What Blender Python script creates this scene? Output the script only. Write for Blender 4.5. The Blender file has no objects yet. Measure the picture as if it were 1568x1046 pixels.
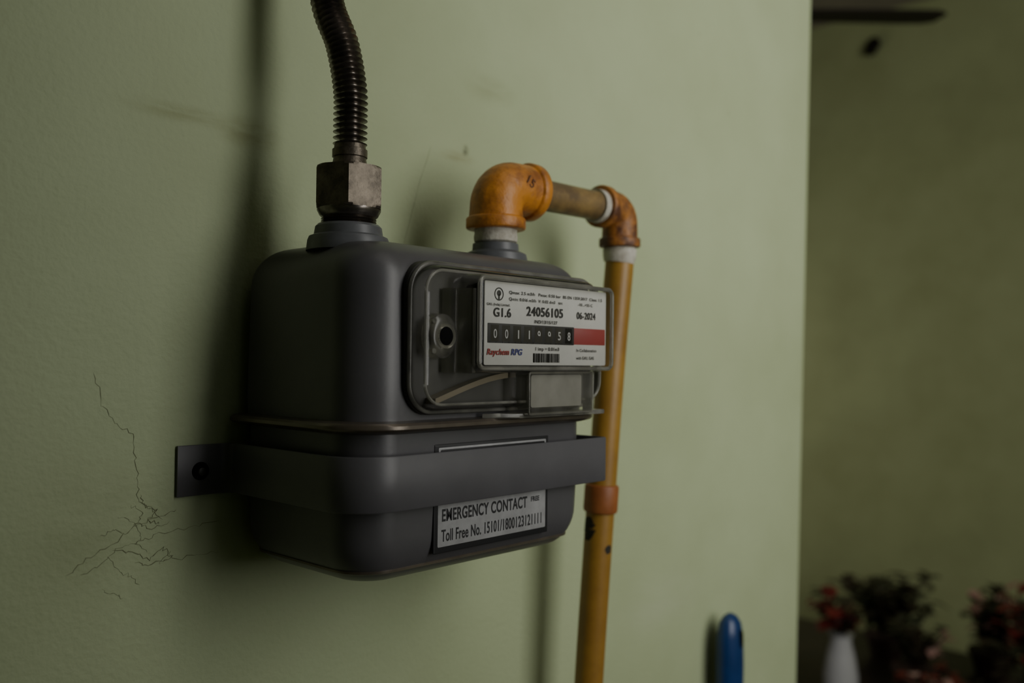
import bpy, bmesh, math, random
from mathutils import Vector, Matrix
random.seed(4)
ZC=1.45; YF=-0.155     # camera height, plane of the meter front
scene=bpy.context.scene
COL=scene.collection

# ------------------------------------------------------------ materials
def mat(name,col,rough=.5,metal=0,bump=0,bscale=200,var=0,vscale=8,col2=None,spec=.5,coat=0,bdist=.001,detail=4,lo=.38,hi=.62):
    m=bpy.data.materials.new(name); m.use_nodes=True
    nt=m.node_tree; b=nt.nodes['Principled BSDF']
    b.inputs['Base Color'].default_value=(*col,1); b.inputs['Roughness'].default_value=rough
    b.inputs['Metallic'].default_value=metal; b.inputs['Specular IOR Level'].default_value=spec
    b.inputs['Coat Weight'].default_value=coat
    tc=nt.nodes.new('ShaderNodeTexCoord')
    if var>0 or col2:
        n=nt.nodes.new('ShaderNodeTexNoise'); n.inputs['Scale'].default_value=vscale; n.inputs['Detail'].default_value=6
        n.inputs['Roughness'].default_value=.65
        nt.links.new(tc.outputs['Object'],n.inputs['Vector'])
        r=nt.nodes.new('ShaderNodeValToRGB')
        c2=col2 or tuple(c*(1-var) for c in col)
        r.color_ramp.elements[0].position=lo; r.color_ramp.elements[0].color=(*c2,1)
        r.color_ramp.elements[1].position=hi; r.color_ramp.elements[1].color=(*col,1)
        nt.links.new(n.outputs['Fac'],r.inputs['Fac']); nt.links.new(r.outputs['Color'],b.inputs['Base Color'])
    if bump>0:
        n2=nt.nodes.new('ShaderNodeTexNoise'); n2.inputs['Scale'].default_value=bscale; n2.inputs['Detail'].default_value=detail
        nt.links.new(tc.outputs['Object'],n2.inputs['Vector'])
        bp=nt.nodes.new('ShaderNodeBump'); bp.inputs['Strength'].default_value=bump; bp.inputs['Distance'].default_value=bdist
        nt.links.new(n2.outputs['Fac'],bp.inputs['Height']); nt.links.new(bp.outputs['Normal'],b.inputs['Normal'])
    return m

def wall_mat(name,base,dirty,stains=()):
    m=mat(name,base,rough=.6,bump=.4,bscale=210,bdist=.0016,spec=.3)
    nt=m.node_tree; b=nt.nodes['Principled BSDF']
    geo=nt.nodes.new('ShaderNodeNewGeometry')
    n=nt.nodes.new('ShaderNodeTexNoise'); n.inputs['Scale'].default_value=3.2; n.inputs['Detail'].default_value=7; n.inputs['Roughness'].default_value=.6
    nt.links.new(geo.outputs['Position'],n.inputs['Vector'])
    r=nt.nodes.new('ShaderNodeValToRGB')
    r.color_ramp.elements[0].position=.3; r.color_ramp.elements[0].color=(*dirty,1)
    r.color_ramp.elements[1].position=.62; r.color_ramp.elements[1].color=(*base,1)
    nt.links.new(n.outputs['Fac'],r.inputs['Fac'])
    last=r.outputs['Color']
    v=nt.nodes.new('ShaderNodeTexVoronoi'); v.inputs['Scale'].default_value=14
    nt.links.new(geo.outputs['Position'],v.inputs['Vector'])
    mr=nt.nodes.new('ShaderNodeMapRange'); mr.inputs['From Min'].default_value=.015; mr.inputs['From Max'].default_value=.03
    mr.inputs['To Min'].default_value=.5; mr.inputs['To Max'].default_value=0
    nt.links.new(v.outputs['Distance'],mr.inputs['Value'])
    mx=nt.nodes.new('ShaderNodeMixRGB'); mx.inputs['Color2'].default_value=(dirty[0]*.35,dirty[1]*.3,dirty[2]*.3,1)
    nt.links.new(mr.outputs['Result'],mx.inputs['Fac']); nt.links.new(last,mx.inputs['Color1']); last=mx.outputs['Color']
    for (cx,cz,sx,sz,amt,c) in stains:
        mp=nt.nodes.new('ShaderNodeMapping'); mp.vector_type='POINT'
        mp.inputs['Location'].default_value=(-cx/sx,0,-cz/sz); mp.inputs['Scale'].default_value=(1/sx,0.001,1/sz)
        nt.links.new(geo.outputs['Position'],mp.inputs['Vector'])
        nz=nt.nodes.new('ShaderNodeTexNoise'); nz.inputs['Scale'].default_value=1.6
        nt.links.new(mp.outputs['Vector'],nz.inputs['Vector'])
        ln=nt.nodes.new('ShaderNodeVectorMath'); ln.operation='LENGTH'; nt.links.new(mp.outputs['Vector'],ln.inputs[0])
        m2=nt.nodes.new('ShaderNodeMapRange'); m2.interpolation_type='SMOOTHSTEP'
        m2.inputs['From Min'].default_value=.1; m2.inputs['From Max'].default_value=1
        m2.inputs['To Min'].default_value=amt; m2.inputs['To Max'].default_value=0
        nt.links.new(ln.outputs['Value'],m2.inputs['Value'])
        mm=nt.nodes.new('ShaderNodeMath'); mm.operation='MULTIPLY'; nt.links.new(m2.outputs['Result'],mm.inputs[0])
        n3=nt.nodes.new('ShaderNodeMapRange'); n3.inputs['From Min'].default_value=.25; n3.inputs['From Max'].default_value=.6
        nt.links.new(nz.outputs['Fac'],n3.inputs['Value']); nt.links.new(n3.outputs['Result'],mm.inputs[1])
        mx=nt.nodes.new('ShaderNodeMixRGB'); mx.inputs['Color2'].default_value=(*c,1)
        nt.links.new(mm.outputs['Value'],mx.inputs['Fac']); nt.links.new(last,mx.inputs['Color1']); last=mx.outputs['Color']
    nt.links.new(last,b.inputs['Base Color'])
    return m

G=(.43,.495,.305); GD=(.37,.425,.25)
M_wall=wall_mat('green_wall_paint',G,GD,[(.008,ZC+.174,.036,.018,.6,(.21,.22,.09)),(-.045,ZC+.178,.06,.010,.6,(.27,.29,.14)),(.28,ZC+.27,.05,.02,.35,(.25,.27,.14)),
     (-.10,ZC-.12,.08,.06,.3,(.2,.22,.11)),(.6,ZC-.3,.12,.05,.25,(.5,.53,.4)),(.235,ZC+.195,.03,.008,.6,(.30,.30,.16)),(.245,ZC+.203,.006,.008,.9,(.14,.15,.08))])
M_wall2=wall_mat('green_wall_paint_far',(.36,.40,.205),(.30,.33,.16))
M_floor=mat('floor_tile',(.13,.11,.09),rough=.4,var=.3,vscale=3)
M_ceil=mat('ceiling_paint',(.28,.25,.20),rough=.8,var=.1)
M_body=mat('grey_meter_paint',(.086,.084,.091),rough=.36,bump=.08,bscale=350,var=.12,vscale=14,bdist=.0006)
M_under=mat('dark_index_base',(.045,.043,.042),rough=.45,var=.2,vscale=20)
M_band=mat('grey_bracket_paint',(.094,.092,.101),rough=.42,bump=.06,bscale=300,var=.1,vscale=20,bdist=.0006)
M_flange=mat('seam_metal',(.15,.125,.10),rough=.28,metal=.5,var=.3,vscale=30)
M_dark=mat('dark_hole',(.004,.004,.004),rough=.8,spec=.05)
M_screw=mat('grey_collar',(.11,.115,.125),rough=.4,var=.2,vscale=60)
M_nut=mat('aged_brass_nut',(.16,.135,.105),rough=.42,metal=.75,bump=.4,bscale=500,var=.5,vscale=80,bdist=.0006)
M_hose=mat('corrugated_steel',(.24,.215,.19),rough=.28,metal=.9,var=.45,vscale=60)
M_orange=mat('orange_painted_fitting',(.56,.22,.03),rough=.42,bump=.6,bscale=150,vscale=38,col2=(.25,.085,.018),bdist=.0014,lo=.36,hi=.56)
M_orange2=mat('rusty_orange_fitting',(.40,.16,.028),rough=.5,bump=.6,bscale=170,vscale=50,col2=(.09,.035,.018),bdist=.0014,lo=.42,hi=.62)
M_pipe=mat('ochre_painted_pipe',(.335,.185,.030),rough=.4,bump=.15,bscale=120,vscale=14,col2=(.25,.13,.024),bdist=.0008)
M_pipe2=mat('worn_ochre_pipe',(.26,.17,.06),rough=.5,bump=.3,bscale=160,vscale=40,col2=(.13,.085,.04),bdist=.0008)
M_coup=mat('red_orange_socket',(.30,.10,.025),rough=.5,bump=.2,bscale=140,vscale=40,col2=(.24,.075,.018))
M_tape=mat('white_thread_tape',(.55,.53,.46),rough=.7,bump=.5,bscale=400,vscale=90,col2=(.36,.33,.27))
M_label=mat('label_plate',(.60,.60,.58),rough=.45,var=.06,vscale=60)
M_white=mat('sticker_print',(.37,.37,.38),rough=.5,var=.2,vscale=70)
M_ink=mat('black_ink',(.010,.010,.012),rough=.6)
M_inkred=mat('red_ink',(.30,.03,.03),rough=.5)
M_inkblue=mat('blue_ink',(.03,.04,.2),rough=.5)
M_digit=mat('digit_white',(.45,.45,.45),rough=.5)
M_crack=mat('crack_dark',(.19,.205,.115),rough=.9)
M_blue=mat('blue_plastic',(.008,.038,.14),rough=.3,var=.2,vscale=20)
M_brown=mat('broom_fibre',(.25,.16,.07),rough=.8,bump=.5,bscale=60,col2=(.15,.09,.04),vscale=30)
M_fan=mat('fan_brown',(.016,.011,.008),rough=.6,var=.2,spec=.2)
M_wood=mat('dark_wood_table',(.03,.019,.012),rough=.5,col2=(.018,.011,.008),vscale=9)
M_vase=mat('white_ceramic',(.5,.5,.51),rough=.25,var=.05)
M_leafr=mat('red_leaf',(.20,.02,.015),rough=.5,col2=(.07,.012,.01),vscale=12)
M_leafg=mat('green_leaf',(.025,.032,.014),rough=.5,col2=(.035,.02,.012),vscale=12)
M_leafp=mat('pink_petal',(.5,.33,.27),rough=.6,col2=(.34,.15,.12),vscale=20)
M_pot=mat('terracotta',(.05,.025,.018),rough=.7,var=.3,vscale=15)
M_frame=mat('window_frame_white',(.5,.48,.42),rough=.5,var=.1)
M_mesh=mat('black_smear',(.02,.018,.012),rough=.8)

def clear_mat(name,tint,haze,glossr=.08,ior=1.5):
    m=bpy.data.materials.new(name); m.use_nodes=True; nt=m.node_tree; nt.nodes.clear()
    o=nt.nodes.new('ShaderNodeOutputMaterial')
    t=nt.nodes.new('ShaderNodeBsdfTransparent'); t.inputs['Color'].default_value=(*tint,1)
    g=nt.nodes.new('ShaderNodeBsdfGlossy'); g.inputs['Roughness'].default_value=glossr; g.inputs['Color'].default_value=(1,1,1,1)
    d=nt.nodes.new('ShaderNodeBsdfDiffuse'); d.inputs['Color'].default_value=(.42,.41,.37,1)
    f=nt.nodes.new('ShaderNodeFresnel'); f.inputs['IOR'].default_value=ior
    n=nt.nodes.new('ShaderNodeTexNoise'); n.inputs['Scale'].default_value=60; n.inputs['Detail'].default_value=5
    tc=nt.nodes.new('ShaderNodeTexCoord'); nt.links.new(tc.outputs['Object'],n.inputs['Vector'])
    mr=nt.nodes.new('ShaderNodeMapRange'); mr.inputs['From Min'].default_value=.35; mr.inputs['From Max'].default_value=.75
    mr.inputs['To Min'].default_value=haze*.5; mr.inputs['To Max'].default_value=haze*1.5
    nt.links.new(n.outputs['Fac'],mr.inputs['Value'])
    m1=nt.nodes.new('ShaderNodeMixShader'); m2=nt.nodes.new('ShaderNodeMixShader')
    nt.links.new(mr.outputs['Result'],m1.inputs[0]); nt.links.new(t.outputs[0],m1.inputs[1]); nt.links.new(d.outputs[0],m1.inputs[2])
    nt.links.new(f.outputs[0],m2.inputs[0]); nt.links.new(m1.outputs[0],m2.inputs[1]); nt.links.new(g.outputs[0],m2.inputs[2])
    nt.links.new(m2.outputs[0],o.inputs['Surface'])
    return m
M_clear=clear_mat('clear_plastic',(.95,.95,.93),.03,.1,1.35)
M_clear2=clear_mat('clear_plastic_hazy',(.82,.81,.77),.12,.2,1.4)
M_rim=clear_mat('clear_plastic_rim',(.75,.75,.71),.28,.22,1.4)

# ------------------------------------------------------------ mesh helpers
def mkobj(name,bm,m,parent=None,smooth=True,angle=40):
    me=bpy.data.meshes.new(name); bmesh.ops.recalc_face_normals(bm,faces=bm.faces[:]); bm.to_mesh(me); bm.free()
    if smooth:
        for p in me.polygons: p.use_smooth=True
        try: me.set_sharp_from_angle(angle=math.radians(angle))
        except Exception: pass
    o=bpy.data.objects.new(name,me); COL.objects.link(o)
    for mm in (m if isinstance(m,(list,tuple)) else [m]): me.materials.append(mm)
    if parent: o.parent=parent
    return o
def empty(name):
    e=bpy.data.objects.new(name,None); e.empty_display_size=.05; COL.objects.link(e); return e
def loft(loops,cap0=True,cap1=True,closed=True,bm=None):
    bm=bm or bmesh.new(); rows=[[bm.verts.new(p) for p in l] for l in loops]
    n=len(rows[0])
    for a,b in zip(rows,rows[1:]):
        for i in range(n if closed else n-1):
            j=(i+1)%n; bm.faces.new((a[i],a[j],b[j],b[i]))
    if cap0: bm.faces.new(rows[0][::-1])
    if cap1: bm.faces.new(rows[-1])
    return bm
def rrect(a0,a1,b0,b1,r,n=10):
    if not isinstance(r,(tuple,list)): r=(r,)*4
    pts=[]
    for (ca,cb,sa,sb,rr,st) in ((a0,b0,1,1,r[0],180),(a1,b0,-1,1,r[1],270),(a1,b1,-1,-1,r[2],0),(a0,b1,1,-1,r[3],90)):
        rr=max(rr,.0003)
        for i in range(n+1):
            t=math.radians(st+90*i/n)
            pts.append((ca+sa*rr+rr*math.cos(t),cb+sb*rr+rr*math.sin(t)))
    return pts
def box(x0,x1,y0,y1,z0,z1,bm=None):
    return loft([[(x0,y0,z),(x1,y0,z),(x1,y1,z),(x0,y1,z)] for z in (z0,z1)],bm=bm)
def tube(path,rad,seg=24,caps=True,bm=None):
    path=[Vector(p) for p in path]; n=len(path)
    rad=rad if isinstance(rad,(list,tuple)) else [rad]*n
    loops=[]; nrm=None
    for i,p in enumerate(path):
        t=(path[min(i+1,n-1)]-path[max(i-1,0)])
        if t.length<1e-9: t=Vector((0,0,1))
        t.normalize()
        if nrm is None:
            nrm=Vector((0,1,0)) if abs(t.y)<.8 else Vector((1,0,0))
        nrm=(nrm-t*nrm.dot(t)).normalized(); b=t.cross(nrm)
        loops.append([p+(nrm*math.cos(2*math.pi*k/seg)+b*math.sin(2*math.pi*k/seg))*rad[i] for k in range(seg)])
    return loft(loops,caps,caps,bm=bm)
def lathe(cx,cy,prof,seg=36,bm=None):
    return loft([[(cx+r*math.cos(2*math.pi*k/seg),cy+r*math.sin(2*math.pi*k/seg),z) for k in range(seg)] for z,r in prof],bm=bm)

# ------------------------------------------------------------ room shell
def simple(name,args,m):
    return mkobj(name,box(*args),m,smooth=False)
bm=bmesh.new()
lo=[(-1.6,0,0),(0.945,0,0),(0.945,.12,0),(-1.6,.12,0)]
hi=[(-1.6,0,3),(1.055,0,3),(1.055,.12,3),(-1.6,.12,3)]
loft([lo,hi],bm=bm)
mkobj('wall_back',bm,M_wall,smooth=False)
simple('floor',(-1.7,3.7,-1.8,2.7,-.05,0),M_floor)
simple('ceiling',(-1.7,3.7,-1.8,2.7,3.0,3.05),M_ceil)
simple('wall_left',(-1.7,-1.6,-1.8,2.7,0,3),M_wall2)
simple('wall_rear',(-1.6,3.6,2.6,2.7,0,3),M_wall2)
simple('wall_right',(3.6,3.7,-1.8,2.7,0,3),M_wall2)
WX0,WX1,WZ0,WZ1=-.25,1.15,1.1,2.5
bm=bmesh.new()
box(-1.6,WX0,-1.8,-1.7,0,3,bm); box(WX1,3.6,-1.8,-1.7,0,3,bm)
box(WX0,WX1,-1.8,-1.7,0,WZ0,bm); box(WX0,WX1,-1.8,-1.7,WZ1,3,bm)
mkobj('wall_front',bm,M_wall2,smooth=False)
bm=bmesh.new()
t=.045
box(WX0,WX0+t,-1.79,-1.72,WZ0,WZ1,bm); box(WX1-t,WX1,-1.79,-1.72,WZ0,WZ1,bm)
box(WX0+t,WX1-t,-1.79,-1.72,WZ0,WZ0+t,bm); box(WX0+t,WX1-t,-1.79,-1.72,WZ1-t,WZ1,bm)
box((WX0+WX1)/2-.015,(WX0+WX1)/2+.015,-1.78,-1.73,WZ0+t,WZ1-t,bm)
mkobj('window_1',bm,M_frame,smooth=False)

cr=empty('wall_scratches')
def crack(pts,w=.00035,jit=.0013,sub=6):
    w*=.65
    out=[]
    for a,b in zip(pts,pts[1:]):
        for i in range(sub):
            t=i/sub; out.append((a[0]+(b[0]-a[0])*t+random.uniform(-jit,jit),-.0001,ZC+a[1]+(b[1]-a[1])*t+random.uniform(-jit,jit)))
    out.append((pts[-1][0],-.0001,ZC+pts[-1][1]))
    rr=[w*random.uniform(.3,1.2) for _ in out]; rr[0]=rr[-1]=w*.2
    mkobj('scratch',tube(out,rr,6),M_crack,cr)
crack([(-.1056,-.012),(-.100,-.035),(-.092,-.047),(-.079,-.056),(-.0755,-.075),(-.074,-.092)])
crack([(-.1207,-.148),(-.105,-.138),(-.085,-.128),(-.075,-.120),(-.060,-.118),(-.045,-.113)],.0004)
crack([(-.113,-.15),(-.10,-.145),(-.085,-.134),(-.070,-.132),(-.057,-.1287),(-.030,-.127),(-.0105,-.1254)])
crack([(-.09,-.136),(-.075,-.140),(-.065,-.147),(-.055,-.139),(-.048,-.147),(-.062,-.150),(-.075,-.147)],.0005)
crack([(-.073,-.100),(-.068,-.108),(-.06,-.112),(-.066,-.118),(-.058,-.122)],.0005)
crack([(-.079,-.106),(-.07,-.112),(-.075,-.119),(-.064,-.124),(-.05,-.121)],.0004)
crack([(-.074,-.092),(-.073,-.104),(-.064,-.11),(-.055,-.119)],.0004)
crack([(-.057,-.150),(-.05,-.144),(-.045,-.15),(-.03,-.148),(-.01,-.149)],.0003)
crack([(-.10,-.125),(-.09,-.122),(-.083,-.125)],.0004)
crack([(-.098,-.162),(-.09,-.166),(-.082,-.17)],.0003)
crack([(-.088,-.112),(-.078,-.117),(-.07,-.127),(-.074,-.135),(-.066,-.141)],.0003)
crack([(-.095,-.14),(-.088,-.15),(-.079,-.155),(-.071,-.163)],.0003)
crack([(.20,.20),(.185,.16),(.17,.11),(.165,.08)],.0002,.0005)

# ------------------------------------------------------------ gas meter
gm=empty('gas_meter')
W=.257; D=.150
def plan(ins,z,rf=.036,rb=.008):
    pts=rrect(0+ins,W-ins,YF+ins,YF+D-ins*.35,(max(rf-ins*.5,.01),max(rf-.010-ins*.5,.01),rb+max(ins,0)*.4,rb+max(ins,0)*.4),12)
    return [(x,y,ZC+z) for x,y in pts]
zt=.083; rt=.030
loops=[plan(.004,-.049),plan(.004,-.040),plan(.0035,-.030)]
for i in range(1,6): loops.append(plan(.0035+.0015*i/5,-.03+.083*i/5))
zb=.053
for i in range(1,11):
    a=math.radians(90*i/10); loops.append(plan(.005+rt*(1-math.cos(a))*.9,zb+rt*math.sin(a)))
loops.append(plan(.05,zt+.003)); loops.append(plan(.062,zt+.0038))
mkobj('upper_case',loft(loops),M_body,gm)
LB=-.125
loops=[plan(.006,-.046),plan(.006,-.10),plan(.007,LB)]
rb_=.033
for i in range(1,11):
    a=math.radians(90*i/10); loops.append(plan(.007+rb_*.75*(1-math.cos(a)),LB-rb_*math.sin(a)))
loops.append(plan(.055,-.160))
mkobj('lower_case',loft(loops),M_body,gm)
loops=[plan(.0150,-.1455),plan(.0130,-.1475),plan(.0130,-.149),plan(.018,-.151)]
mkobj('base_bead',loft(loops),M_flange,gm)
loops=[plan(.003,-.0435,.04),plan(-.006,-.0445,.042),plan(-.0075,-.0462,.043),plan(-.0075,-.0485,.043),plan(-.006,-.050,.042),plan(.003,-.0525,.04)]
mkobj('seam_flange',loft(loops),M_flange,gm)
def ribbon(pts2,z0,z1,th):
    n=len(pts2); inner=[]
    for i,p in enumerate(pts2):
        a=Vector(pts2[max(i-1,0)]); b=Vector(pts2[min(i+1,n-1)]); t=(b-a).normalized()
        inner.append((p[0]-t.y*th,p[1]+t.x*th))
    e=.0008; loops=[]
    for (q,z) in ((0,z0+e),(1,z0),(2,z0),(3,z0+e),(3,z1-e),(2,z1),(1,z1),(0,z1-e)):
        row=[]
        for o_,i_ in zip(pts2,inner):
            f={0:0,1:.25,2:.75,3:1}[q]
            row.append((o_[0]+(i_[0]-o_[0])*f,o_[1]+(i_[1]-o_[1])*f,ZC+z))
        loops.append(row)
    loops=list(map(list,zip(*loops)))
    return loft(loops)
def arc(cx,cy,r,a0,a1,n=10):
    return [(cx+r*math.cos(math.radians(a0+(a1-a0)*i/n)),cy+r*math.sin(math.radians(a0+(a1-a0)*i/n))) for i in range(n+1)]
e=-.004
pl=[(-.046,-.003),(-.02,-.003)]
pl+=[(-.012,-.0035)]+arc(-.0125,-.0115,.008,80,10,5)
pl+=[(e,-.03)]+[(e,-.06),(e,-.09)]
pl+=arc(e+.036,YF-.004+.036,.036,180,270,14)
xr=W+.010
pl+=[(xr-.14,YF-.004),(xr-.06,YF-.004)]+arc(xr-.004,YF-.004+.004,.004,270,360,8)
pl+=[(xr,-.09),(xr,-.03)]+arc(xr+.008,-.010,.007,180,100,5)+[(xr+.02,-.003),(xr+.045,-.003)]
mkobj('mounting_band',ribbon(pl,-.104,-.0665,.0025),M_band,gm,angle=50)
def disc_y(x,z,r,y,th,m,name,seg=24,parent=gm):
    bm=loft([[(x+rr*math.cos(2*math.pi*k/seg),yy,z+rr*math.sin(2*math.pi*k/seg)) for k in range(seg)] for rr,yy in ((r,y),(r,y-th*.7),(r*.85,y-th))])
    return mkobj(name,bm,m,parent)
disc_y(-.028,ZC-.086,.0068,-.0025,.0010,M_dark,'tab_hole')
disc_y(-.027,ZC-.0865,.0030,-.003,.0012,M_under,'tab_screw')
def plate(name,x0,x1,z0,z1,y,th,m,r=.001,parent=gm,bev=0):
    l=[]
    for yy,ins in ((y,0),(y-th*.6,0),(y-th,min(th*.5,.001)+bev)):
        l.append([(a,yy,ZC+b) for a,b in rrect(x0+ins,x1-ins,z0+ins,z1-ins,r,5)])
    return mkobj(name,loft(l),m,parent)
ys=YF+.0065
SX=.007
plate('sticker_border',.066+SX,.1915+SX,-.1405,-.062,ys,.0013,M_ink)
plate('sticker_face',.0695+SX,.188+SX,-.136,-.0645,ys-.0013,.0003,M_white)
plate('sticker_top_strip',.0715+SX,.186+SX,-.0685,-.0660,ys-.0016,.0003,M_ink)
def text(s,x,z,size,y,m,name,parent=gm,align='LEFT',bold=0,sx=1,shear=0):
    c=bpy.data.curves.new(name,'FONT'); c.body=s; c.size=size; c.align_x=align; c.extrude=.00005; c.offset=bold
    c.shear=shear
    o=bpy.data.objects.new(name,c); COL.objects.link(o); c.materials.append(m)
    o.rotation_euler=(math.pi/2,0,0); o.location=(x,y,ZC+z); o.scale=(sx,1,1); o.parent=parent
    return o
def text_fit(s,x,z,w,h,y,m,name,bold=0,shear=0):
    o=text(s,x,z,h/.72,y,m,name,bold=bold,shear=shear)
    o.data.space_character=1.06
    bpy.context.view_layer.update()
    o.scale=(w/max(o.dimensions.x,1e-5),1,1)
    return o
yt=ys-.00175
text_fit('EMERGENCY CONTACT',.073+SX,-.1175,.092,.0088,yt,M_ink,'sticker_text',bold=.00028)
text_fit('FREE',.170+SX,-.1135,.010,.0038,yt,M_ink,'sticker_text_small',bold=.00015)
text_fit('Toll Free No. 15101/1800123121111',.073+SX,-.1320,.110,.0086,yt,M_ink,'sticker_text_number',bold=.0002)

yb=YF+.0035
def yloft(name,secs,m,n=8,cap0=True,cap1=True,parent=gm):
    return mkobj(name,loft([[(a,y,ZC+b) for a,b in rrect(x0,x1,z0,z1,r,n)] for y,x0,x1,z0,z1,r in secs],cap0,cap1),m,parent)
CX0,CX1,CZ0,CZ1=.040,.251,-.040,.069
yloft('index_base',[(yb+.010,CX0,CX1-.004,CZ0,CZ1,.022),(yb-.003,CX0,CX1-.004,CZ0,CZ1,.022),(yb-.004,CX0+.001,CX1-.005,CZ0+.001,CZ1-.001,.021)],M_under)
yf=yb-.004
yloft('clear_cover',[(yf,CX0+.003,CX1-.002,CZ0+.003,CZ1-.003,.020),(yf-.008,CX0+.004,CX1-.003,CZ0+.004,CZ1-.004,.019),
   (yf-.0105,CX0+.0065,CX1-.005,CZ0+.0065,CZ1-.0065,.0165),(yf-.011,CX0+.012,CX1-.01,CZ0+.012,CZ1-.012,.012)],M_clear,cap0=False)
def ring_xz(name,x0,x1,z0,z1,r,y,rad,m,n=10):
    pts=[Vector((a,y,ZC+b)) for a,b in rrect(x0,x1,z0,z1,r,n)]
    N=len(pts); loops=[]
    for i,p in enumerate(pts):
        t=(pts[(i+1)%N]-pts[i-1]).normalized(); b=Vector((0,1,0)); q=t.cross(b)
        loops.append([p+(b*math.cos(2*math.pi*k/10)+q*math.sin(2*math.pi*k/10))*rad for k in range(10)])
    loops.append(loops[0]); bm=loft(loops,False,False); bmesh.ops.remove_doubles(bm,verts=bm.verts[:],dist=1e-6)
    return mkobj(name,bm,m,gm)
ring_xz('cover_outer_rim',CX0+.002,CX1-.001,CZ0+.002,CZ1-.002,.021,yf-.001,.0018,M_rim)
ring_xz('cover_inner_rim',CX0+.008,CX1-.006,CZ0+.0075,CZ1-.0075,.0155,yf-.0105,.0012,M_rim)
BX0,BX1,BZ0,BZ1=.084,.244,-.0085,.060
yp=YF-.027
yloft('counter_housing_clear',[(yf-.010,BX0-.004,BX1-.002,BZ0-.002,BZ1+.001,.006),(yp+.003,BX0,BX1,BZ0,BZ1,.006),
    (yp+.0008,BX0+.0008,BX1-.0008,BZ0+.0008,BZ1-.0008,.0055),(yp,BX0+.003,BX1-.003,BZ0+.003,BZ1-.003,.004)],M_clear,cap0=False)
ring_xz('counter_housing_rim',BX0+.0016,BX1-.0016,BZ0+.0016,BZ1-.0016,.0055,yp+.0018,.0017,M_rim)
LX=-.003
yloft('counter_mechanism',[(yf,BX0+.012,BX1-.006,BZ0+.005,BZ1-.006,.003),(yp+.0075,BX0+.010,BX1-.005,BZ0+.004,BZ1-.004,.003)],M_dark)
PX0,PX1,PZ0,PZ1=.0985+LX,.2435+LX,-.0045,.0565
plate('label_plate',PX0,PX1,PZ0,PZ1,yp+.0072,.001,M_label,.0015)
yl=yp+.0061
def lz(f): return PZ1-(PZ1-PZ0)*f
plate('counter_strip',.1015+LX,.2005+LX,lz(.735),lz(.50),yl,.0002,M_ink,.0005)
plate('counter_strip_red',.2005+LX,.2415+LX,lz(.725),lz(.51),yl,.0002,M_inkred,.0005)
yt2=yl-.0005
ds=['0','0','1','1','9','9','5','8']
for i,dch in enumerate(ds):
    x=.1045+.0121*i+LX
    plate('digit_window',x,x+.0085,lz(.715),lz(.52),yl-.0002,.0001,M_mesh if i<7 else M_dark,.0003)
    text_fit(dch,x+.0026,lz(.675),.0034 if dch!='1' else .0013,.0066,yt2-.0001,M_digit,'digit',bold=.0001)
for i in range(14):
    plate('counter_tick',.1035+.0068*i+LX,.1038+.0068*i+LX,lz(.735),lz(.715),yl-.0002,.0001,M_digit,.0001)
def lt(s,x,f,w,h,m=None,name='label_text',**k): text_fit(s,x+LX,lz(f),w,h,yt2,m or M_ink,name,**k)
lt('Qmax: 2.5 m3/h   Pmax: 0.50 bar  BS EN 1359:2017  Class: 1.5',.1235,.135,.113,.0023,bold=.00004)
lt('Qmin: 0.016 m3/h  V: 0.02 dm3   tm:',.1235,.215,.062,.0023,bold=.00004)
lt('-10...+55 C',.205,.215,.019,.0023,bold=.00004)
lt('GAIL (India) Limited.',.1,.290,.0245,.0018,bold=.00004)
lt('G1.6',.107,.42,.0185,.0066,bold=.00015)
lt('24056105',.143,.385,.043,.0070,bold=.0002)
lt('06-2024',.2035,.385,.0245,.0056,bold=.00012)
lt('IND/13/15/127',.152,.475,.027,.0025,bold=.00004)
lt('Raychem',.1005,.875,.0235,.0044,M_inkred,bold=.00015,shear=.2)
lt('RPG',.126,.875,.0125,.0046,M_inkblue,bold=.00015,shear=.2)
lt('1 imp = 0.01m3',.153,.815,.028,.0027,bold=.00004)
lt('In Collaboration',.2035,.82,.026,.0024,bold=.00004)
lt('with GAIL GAS',.2035,.92,.023,.0024,bold=.00004)
x=.1515+LX
while x<.182+LX:
    w=random.choice([.0003,.0005,.0008]); plate('barcode_bar',x,x+w,lz(.965),lz(.85),yl,.0002,M_ink,.00001); x+=w+random.choice([.0003,.0005])
def ringd(x,z,r0,r1,y,m,name,th=.0002,seg=28,parent=gm):
    c=lambda r,yy:[(x+r*math.cos(2*math.pi*k/seg),yy,ZC+z+r*math.sin(2*math.pi*k/seg)) for k in range(seg)]
    l=[c(r0,y),c(r1,y),c(r1,y-th),c(r0,y-th),c(r0,y)]
    return mkobj(name,loft(l,False,False),m,parent)
ringd(.113+LX,lz(.15),.0040,.0048,yl,M_ink,'logo_ring')
disc_y(.113+LX,ZC+lz(.14),.0022,yl,.0002,M_ink,'logo_mark'); plate('logo_mark_stem',.1122+LX,.1138+LX,lz(.215),lz(.15),yl,.0002,M_ink,.0001)
bz=.0155; bx=.0635
def ovl(y,rx,rz,seg=32): return [(bx+rx*math.cos(2*math.pi*k/seg),y,ZC+bz+rz*math.sin(2*math.pi*k/seg)) for k in range(seg)]
mkobj('lock_boss',loft([ovl(yf-.004,.014,.0165),ovl(yf-.0115,.0130,.0155),ovl(yf-.0130,.0115,.0130),ovl(yf-.0135,.0095,.0105)],True,True),M_clear2,gm)
ringd(bx,bz,.0066,.0088,yf-.0134,M_clear2,'lock_boss_collar',.0014)
disc_y(bx,ZC+bz,.0066,yf-.0136,.0013,M_dark,'lock_hole')
for s in (1,-1):
    disc_y(bx-.010,ZC+bz+s*.0105,.0022,yf-.0105,.0028,M_rim,'lock_lug')
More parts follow.
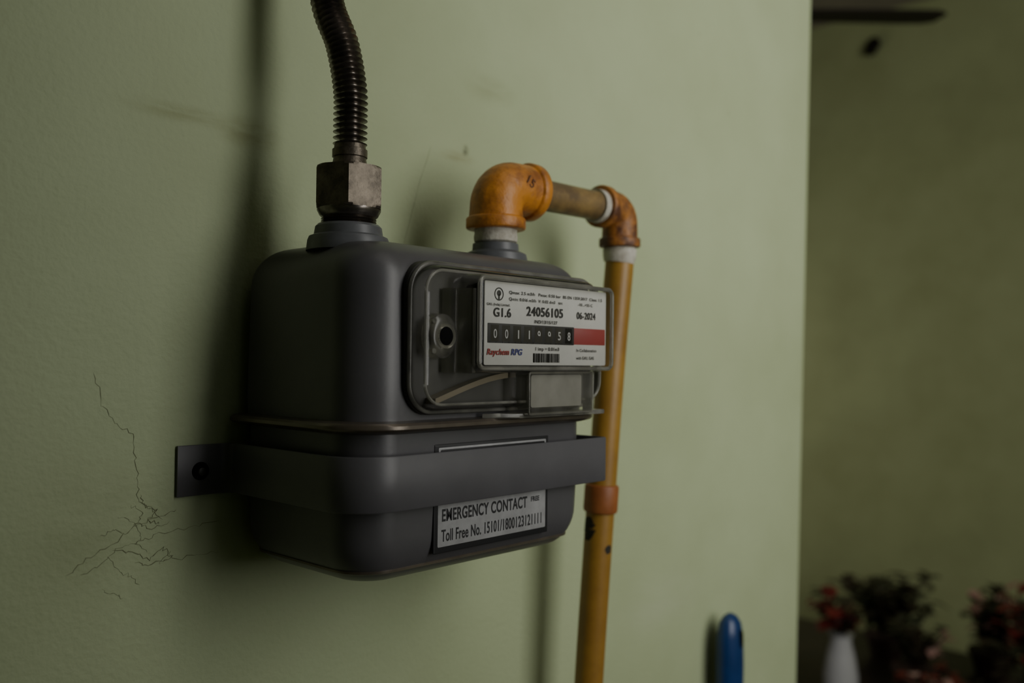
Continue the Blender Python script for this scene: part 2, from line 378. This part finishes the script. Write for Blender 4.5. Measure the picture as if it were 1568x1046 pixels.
bm=bmesh.new()
prof=[(.071,yf-.004),(.075,yf-.009),(.080,yf-.016),(.0835,yp+.006),(.0865,yp+.006),(.0865,yf-.002),(.071,yf-.002)]
loft([[(a,b,ZC+z) for a,b in prof] for z in (-.010,.003,.030,.050)],bm=bm)
mkobj('counter_side_ramp',bm,M_clear2,gm)
sc=[]
for i in range(9):
    t=i/8; sc.append([(.058+.09*t,yf-.0105+.0075*t*t,ZC-.032+.018*math.sin(t*math.pi*.5)+dz) for dz in (0,.004)]+[(.058+.09*t,yf+.0005,ZC-.032+.018*math.sin(t*math.pi*.5)+dz) for dz in (.004,0)])
M_scoop=mat('beige_reflection_colour',(.20,.17,.12),rough=.4)  # brownish reflection along the curved ramp, put into the base colour
mkobj('reflection_scoop',loft(sc),M_scoop,gm)
M_cream=mat('frosted_connector',(.36,.36,.34),rough=.35,var=.15,vscale=40)
yloft('connector_housing_clear',[(yf-.006,.138,.228,-.0455,-.0095,.002),(yp+.008,.143,.225,-.0425,-.0095,.002),(yp+.005,.145,.221,-.0415,-.0095,.002)],M_clear2,cap0=False)
yloft('connector_housing_inner',[(yf,.150,.216,-.039,-.012,.002),(yp+.011,.152,.214,-.037,-.012,.002)],M_cream)
ring_xz('connector_housing_rim',.144,.2225,-.0418,-.010,.002,yp+.006,.0010,M_rim,3)
yloft('connector_foot',[(yf-.001,.114,.247,-.0445,-.0410,.001),(yp+.010,.138,.244,-.0445,-.0410,.001)],M_rim)
IX,OX,PY=.0425,.2005,YF+.070
def coll(name,prof,x,m,seg=40): return mkobj(name,lathe(x,PY,[(ZC+z,r) for z,r in prof],seg),m,gm,angle=35)
coll('inlet_collar',[(.078,.031),(.086,.030),(.0885,.0290),(.0900,.0255),(.0960,.0245),(.098,.0225)],IX,M_screw)
coll('outlet_collar',[(.078,.029),(.087,.028),(.091,.027),(.094,.0205),(.100,.020)],OX,M_screw)
thr=[]
for i in range(9):
    thr+= [(.096+.0017*i,.0185),(.0968+.0017*i,.0205)]
coll('inlet_thread',thr,IX,M_hose)

# ------------------------------------------------------------ flexible hose
fh=empty('flexible_metal_hose')
def hexnut(name,x,z0,z1,R,m,parent,rot=.0):
    loops=[]; seg=48
    for z,f in ((z0,.90),(z0+.0015,.97),(z0+.003,1),(z1-.003,1),(z1-.0015,.97),(z1,.90)):
        row=[]
        for k in range(seg):
            a=2*math.pi*k/seg
            ap=((a+math.pi/6)%(math.pi/3))-math.pi/6
            rh=R*math.cos(math.pi/6)/math.cos(ap)
            rr=min(rh,R*f) if f<1 else rh
            row.append((x+rr*math.cos(a+rot),PY+rr*math.sin(a+rot),ZC+z))
        loops.append(row)
    return mkobj(name,loft(loops),m,parent,angle=25)
hexnut('hex_nut',IX,.1095,.1405,.0270,M_nut,fh,math.radians(-38))
mkobj('nut_skirt',lathe(IX,PY,[(ZC+.1010,.0165),(ZC+.1045,.0215),(ZC+.1085,.0235),(ZC+.1100,.0235)],36),M_hose,fh)
mkobj('hose_ferrule',lathe(IX,PY,[(ZC+z,r) for z,r in ((.1400,.0150),(.143,.0145),(.1435,.0128),(.148,.0120),(.1485,.0130),(.154,.0130),(.1545,.0118),(.158,.0115))],36),M_nut,fh)
key=[Vector((IX,PY,ZC+.154)),Vector((IX,PY,ZC+.175)),Vector((IX,PY+.001,ZC+.200)),Vector((IX-.002,PY+.009,ZC+.235)),Vector((IX-.007,PY+.022,ZC+.270)),
     Vector((IX-.008,PY+.030,ZC+.33)),Vector((IX-.005,PY+.028,ZC+.45)),Vector((IX,PY+.024,ZC+.60)),Vector((IX,PY+.035,ZC+.70)),Vector((IX,-.012,ZC+.76)),Vector((IX,.004,ZC+.772))]
def catmull(P,n):
    out=[]
    for i in range(len(P)-1):
        p0=P[max(i-1,0)];p1=P[i];p2=P[i+1];p3=P[min(i+2,len(P)-1)]
        for k in range(n):
            t=k/n; out.append(.5*((2*p1)+(-p0+p2)*t+(2*p0-5*p1+4*p2-p3)*t*t+(-p0+3*p1-3*p2+p3)*t**3))
    out.append(P[-1]); return out
cl=catmull(key,40)
def resample(pl,step):
    out=[pl[0]]; acc=0
    for a,b in zip(pl,pl[1:]):
        L=(b-a).length; d=step-acc
        while d<=L:
            out.append(a.lerp(b,d/L)); d+=step
        acc=L-(d-step)
    return out
pit=.0044; ns=8
rs=resample(cl,pit/ns)
rad=[.0080+.0048*(0.5+0.5*math.cos(2*math.pi*i/ns))**1.8 for i in range(len(rs))]
mkobj('corrugated_tube',tube(rs,rad,28),M_hose,fh,angle=80)
mkobj('wall_escutcheon',loft([[(IX+r*math.cos(2*math.pi*k/32),y,ZC+.772+r*math.sin(2*math.pi*k/32)) for k in range(32)] for r,y in ((.03,-.0003),(.03,-.003),(.02,-.008))]),M_nut,fh)

# ------------------------------------------------------------ gas pipe
gp=empty('gas_pipe')
AZ=.1515; P2=.384
def elbow(name,cx,cz,leg,rb,rr,dirx,m,bend=.016,rw=.010,legx=None):
    legx=legx or leg
    path=[];rad=[]
    c=Vector((cx,PY,ZC+cz))
    def add(p,r): path.append(p); rad.append(r)
    dz=Vector((0,0,-1)); dx=Vector((dirx,0,0))
    for d,r in ((leg,rr*.86),(leg-.0004,rr*.97),(leg-.0015,rr),(leg-rw+.001,rr),(leg-rw,rr*.97),(leg-rw-.0012,rb*1.02)): add(c+dz*d,r)
    for i in range(13):
        a=math.radians(90*i/12)
        q=c+dz*bend*(1-math.sin(a)) + dx*bend*(1-math.cos(a))
        add(q,rb)
    for d,r in ((legx-rw-.0012,rb*1.02),(legx-rw,rr*.97),(legx-rw+.001,rr),(legx-.0015,rr),(legx-.0004,rr*.97),(legx,rr*.86)): add(c+dx*d,r)
    return mkobj(name,tube(path,rad,36),m,gp,angle=50)
elbow('elbow_outlet',OX,AZ,.039,.0232,.0262,1,M_orange,.020,.010,.047)
elbow('elbow_corner',P2,AZ+.002,.038,.0180,.0212,-1,M_orange2,.015,.009,.036)
text_o=text('15',OX+.012,AZ+.004,.012,PY-.0232,M_orange2,'cast_mark',parent=gp)
text_o.data.extrude=.0006; text_o.rotation_euler=(math.pi/2,math.radians(35),0)
mkobj('tape_outlet',lathe(OX,PY,[(ZC+.1003,.0160),(ZC+.102,.0188),(ZC+.106,.0192),(ZC+.110,.0185),(ZC+.1135,.0190),(ZC+.1138,.017)],32),M_tape,gp)
def tubex(name,x0,x1,r,m,z=AZ,seg=32):
    n=6
    return mkobj(name,tube([(x0+(x1-x0)*i/n,PY,ZC+z+(.002*(x0+(x1-x0)*i/n-OX)/(P2-OX))) for i in range(n+1)],r,seg),m,gp)
tubex('pipe_horizontal',OX+.035,P2-.025,.0143,M_pipe2)
tubex('tape_horizontal_a',OX+.046,OX+.053,.0163,M_tape)
tubex('tape_horizontal_b',P2-.044,P2-.0345,.0168,M_tape)
vp=catmull([Vector((P2,PY,ZC+.125)),Vector((P2,PY,ZC+.10)),Vector((P2-.0045,PY+.006,ZC+.0)),Vector((P2-.010,PY+.013,ZC-.142)),Vector((P2-.017,PY+.021,ZC-.33)),
     Vector((P2-.021,PY+.027,ZC-.50)),Vector((P2-.023,PY+.03,ZC-.9)),Vector((P2-.023,PY+.03,0.0))],10)
mkobj('pipe_vertical',tube(vp,.0146,32),M_pipe,gp)
mkobj('tape_vertical',tube([(P2,PY,ZC+.115),(P2,PY,ZC+.113),(P2-.0003,PY,ZC+.106),(P2-.0006,PY+.0006,ZC+.1)],[.0160,.0172,.0170,.0155],28),M_tape,gp)
def at(z):
    for a,b in zip(vp,vp[1:]):
        if b.z<=ZC+z<=a.z: return a.lerp(b,(a.z-ZC-z)/(a.z-b.z))
mkobj('pipe_socket',tube([at(z) for z in (-.126,-.127,-.129,-.152,-.154,-.155)],[.0150,.0168,.0175,.0175,.0168,.015],32),M_coup,gp)
def patch(z0,z1,a0,a1,seed=1):
    rnd=random.Random(seed); N=9
    bm=bmesh.new(); rows=[]
    for i in range(N+1):
        z=z0+(z1-z0)*i/N; c=at(z); f=math.sin(math.pi*(.12+.76*i/N))*rnd.uniform(.7,1.1)
        am=(a0+a1)/2+rnd.uniform(-4,4); hw=(a1-a0)/2*f
        rows.append([bm.verts.new((c.x+.01478*math.cos(math.radians(am+hw*s)),c.y+.01478*math.sin(math.radians(am+hw*s)),c.z)) for s in (-1,-.6,-.2,.2,.6,1)])
    for a,b in zip(rows,rows[1:]):
        for k in range(5): bm.faces.new((a[k],a[k+1],b[k+1],b[k]))
    mkobj('black_smear',bm,M_mesh,gp)
patch(-.158,-.182,125,205,1); patch(-.186,-.195,246,285,2)

# ------------------------------------------------------------ broom leaning at the wall
br=empty('broom')
bxx=.717; by=-.03
hz=ZC-.334
prof=[(hz,.004),(hz-.004,.0115),(hz-.012,.0175),(hz-.03,.0215),(hz-.07,.0225),(hz-.12,.0215),(hz-.16,.0145),(hz-.165,.011)]
loops=[[(bxx+r*math.cos(2*math.pi*k/28),by+r*.75*math.sin(2*math.pi*k/28),z) for k in range(28)] for z,r in prof]
mkobj('grip',loft(loops),M_blue,br)
sl=[(bxx+.001+.0045*math.cos(2*math.pi*k/20),ZC-.365+.012*math.sin(2*math.pi*k/20)) for k in range(20)]
mkobj('hang_slot',loft([[(a,by-.0140,b) for a,b in sl],[(a,by-.0168,b) for a,b in sl]]),M_dark,br)
mkobj('stick',lathe(bxx,by,[(.28,.0105),(hz-.16,.0105)],20),M_blue,br)
mkobj('socket',lathe(bxx,by,[(.26,.02),(.28,.022),(.34,.016),(.36,.012)],20),M_blue,br)
mkobj('bristles',loft([[(bxx+a,by+b,z) for a,b in rrect(-w,w,-d,min(d,.025),d*.5,4)] for z,w,d in ((.0,.16,.028),(.1,.14,.027),(.22,.09,.022),(.27,.04,.018))]),M_brown,br)

# ------------------------------------------------------------ back room
cf=empty('ceiling_fan')
hx,hy,hzf=2.10,.70,2.50
mkobj('motor_housing',lathe(hx,hy,[(hzf-.06,.03),(hzf-.05,.08),(hzf-.01,.11),(hzf+.04,.11),(hzf+.07,.06),(hzf+.09,.03)],32),M_fan,cf)
mkobj('down_rod',lathe(hx,hy,[(hzf+.08,.012),(2.93,.012)],16),M_fan,cf)
mkobj('canopy',lathe(hx,hy,[(2.90,.02),(2.93,.06),(2.999,.065)],24),M_fan,cf)
for a0 in (-47,73,193):
    a=math.radians(a0); dx=Vector((math.cos(a),math.sin(a),0)); dy=Vector((-math.sin(a),math.cos(a),0))
    loops=[]
    for t,w in ((.09,.02),(.14,.025),(.18,.055),(.3,.062),(.5,.066),(.57,.062),(.60,.04)):
        c=Vector((hx,hy,hzf+.005))+dx*t
        loops.append([c-dy*w+Vector((0,0,-w*.1)),c+dy*w+Vector((0,0,w*.1)),c+dy*w+Vector((0,0,w*.1+.008)),c-dy*w+Vector((0,0,-w*.1+.008))])
    mkobj('blade',loft(loops),M_fan,cf,smooth=False)
wl=empty('wall_lamp_holder')
wy,wz=.875,2.86
mkobj('base_plate',loft([[(x_,wy+r*math.cos(2*math.pi*k/24),wz+r*math.sin(2*math.pi*k/24)) for k in range(24)] for x_,r in ((3.5999,.03),(3.590,.03),(3.585,.02))]),M_fan,wl)
mkobj('socket',tube([(3.59,wy,wz),(3.57,wy,wz),(3.56,wy,wz-.02),(3.558,wy,wz-.05)],[.014,.016,.022,.026],16),M_fan,wl)

tb=empty('side_table')
TX0,TX1,TY0,TY1,TZ=2.0,2.98,-.15,1.15,.46
mkobj('top',loft([[(a,b,z) for a,b in rrect(TX0+i,TX1-i,TY0+i,TY1-i,.03,5)] for z,i in ((TZ-.035,.004),(TZ-.03,0),(TZ-.004,0),(TZ,.004))]),M_wood,tb)
for lx in (TX0+.06,TX1-.06):
    for ly in (TY0+.06,TY1-.06):
        mkobj('leg',lathe(lx,ly,[(0,.02),(.05,.024),(.40,.03),(TZ-.034,.03)],12),M_wood,tb)
mkobj('apron',box(TX0+.05,TX1-.05,TY0+.05,TY1-.05,TZ-.09,TZ-.034),M_wood,tb,smooth=False)

def leaf(bm,base,dirv,L,w,up,mi):
    d=dirv.normalized(); s=d.cross(Vector((0,0,1)))
    if s.length<.1: s=Vector((1,0,0))
    s.normalize(); n=s.cross(d)
    rowl=[]
    for t,ww in ((0,.08),(.25,.8),(.5,1),(.75,.7),(1,.05)):
        c=base+d*L*t - Vector((0,0,1))*up*L*t*t
        rowl.append((bm.verts.new(c-s*w*ww+n*w*.25*ww),bm.verts.new(c),bm.verts.new(c+s*w*ww+n*w*.25*ww)))
    for a,b in zip(rowl,rowl[1:]):
        for k in (0,1):
            f=bm.faces.new((a[k],a[k+1],b[k+1],b[k])); f.material_index=mi
def plant(name,x,y,z0,potm,pot,h,spread,nstem,mats,leafL=.07,leafw=.022,dens=9,seedv=1):
    rnd=random.Random(seedv); e=empty(name)
    mkobj('pot',lathe(x,y,[(z0+z,r) for z,r in pot],32),potm,e)
    top=z0+pot[-1][0]-.01
    bm=bmesh.new()
    for i in range(nstem):
        a=rnd.uniform(0,6.28); sp=spread*rnd.uniform(.2,1); hh=h*rnd.uniform(.45,1)
        p0=Vector((x+rnd.uniform(-.01,.01),y+rnd.uniform(-.01,.01),top-.02)); p1=Vector((x+math.cos(a)*sp*.4,y+math.sin(a)*sp*.4,top+hh*.6)); p2=Vector((x+math.cos(a)*sp,y+math.sin(a)*sp,top+hh))
        pts=[p0.lerp(p1,t).lerp(p1.lerp(p2,t),t) for t in [k/6 for k in range(7)]]
        tube(pts,.0028,6,bm=bm)
        mi=1+rnd.randrange(len(mats)-1)
        for k in range(dens):
            t=.35+.65*k/(dens-1); b=p0.lerp(p1,t).lerp(p1.lerp(p2,t),t)
            ang=rnd.uniform(0,6.28); d=Vector((math.cos(ang),math.sin(ang),rnd.uniform(0,.9)))
            leaf(bm,b,d,leafL*rnd.uniform(.6,1.1),leafw*rnd.uniform(.7,1.1),rnd.uniform(.1,.5),mi)
    mkobj('foliage',bm,mats,e)
    return e
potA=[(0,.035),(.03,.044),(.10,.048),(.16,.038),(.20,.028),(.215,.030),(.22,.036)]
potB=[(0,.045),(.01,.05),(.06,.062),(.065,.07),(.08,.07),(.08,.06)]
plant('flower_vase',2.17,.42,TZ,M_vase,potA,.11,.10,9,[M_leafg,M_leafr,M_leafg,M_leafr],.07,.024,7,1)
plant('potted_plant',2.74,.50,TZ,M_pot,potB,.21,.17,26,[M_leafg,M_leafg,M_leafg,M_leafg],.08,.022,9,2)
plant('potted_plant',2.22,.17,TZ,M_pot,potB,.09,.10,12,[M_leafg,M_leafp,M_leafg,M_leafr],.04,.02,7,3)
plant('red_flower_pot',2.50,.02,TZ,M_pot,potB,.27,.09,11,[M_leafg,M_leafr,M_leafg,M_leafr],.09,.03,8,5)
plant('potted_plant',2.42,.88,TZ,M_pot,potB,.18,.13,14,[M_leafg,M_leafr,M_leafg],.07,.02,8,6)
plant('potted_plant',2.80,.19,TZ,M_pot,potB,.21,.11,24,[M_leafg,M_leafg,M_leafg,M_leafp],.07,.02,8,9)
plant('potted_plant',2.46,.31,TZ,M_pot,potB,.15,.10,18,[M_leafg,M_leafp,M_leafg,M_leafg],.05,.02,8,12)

# ------------------------------------------------------------ lights
def area(name,loc,tgt,sx,sy,power,col):
    l=bpy.data.lights.new(name,'AREA'); l.shape='RECTANGLE'; l.size=sx; l.size_y=sy; l.energy=power; l.color=col
    o=bpy.data.objects.new(name,l); COL.objects.link(o); o.location=loc
    o.rotation_euler=(Vector(tgt)-Vector(loc)).to_track_quat('-Z','Y').to_euler(); return o
area('window_daylight',(.58,-1.40,1.92),(2.3,0,1.68),1.25,1.3,23,(1,.985,.93))
area('added_overhead_fill',(.3,-.9,2.97),(.5,-.8,0),1.0,.8,1.4,(1,.96,.88))  # weak soft fill added overhead to lift the dark side; no fixture modelled
area('back_room_light',(2.5,1.9,1.5),(3.6,.2,1.1),.9,.7,4.0,(1,.95,.80))
w=bpy.data.worlds.new('world'); scene.world=w; w.use_nodes=True
w.node_tree.nodes['Background'].inputs['Color'].default_value=(.5,.55,.6,1); w.node_tree.nodes['Background'].inputs['Strength'].default_value=.25

# ------------------------------------------------------------ camera
cam=bpy.data.cameras.new('camera'); co=bpy.data.objects.new('camera',cam); COL.objects.link(co)
cam.sensor_width=36; cam.lens=1370/1568*36; cam.clip_start=.02
yaw=math.radians(42.7); pitch=math.radians(1.13); roll=math.radians(.7)
fwd=Vector((math.cos(yaw)*math.cos(pitch),math.sin(yaw)*math.cos(pitch),math.sin(pitch)))
right=fwd.cross(Vector((0,0,1))).normalized(); up=right.cross(fwd)
r2=right*math.cos(roll)+up*math.sin(roll); u2=up*math.cos(roll)-right*math.sin(roll)
co.matrix_world=Matrix(((r2.x,u2.x,-fwd.x,-.3622),(r2.y,u2.y,-fwd.y,-.6251),(r2.z,u2.z,-fwd.z,ZC),(0,0,0,1)))
cam.dof.use_dof=True; cam.dof.focus_distance=.66; cam.dof.aperture_fstop=3.5
scene.camera=co
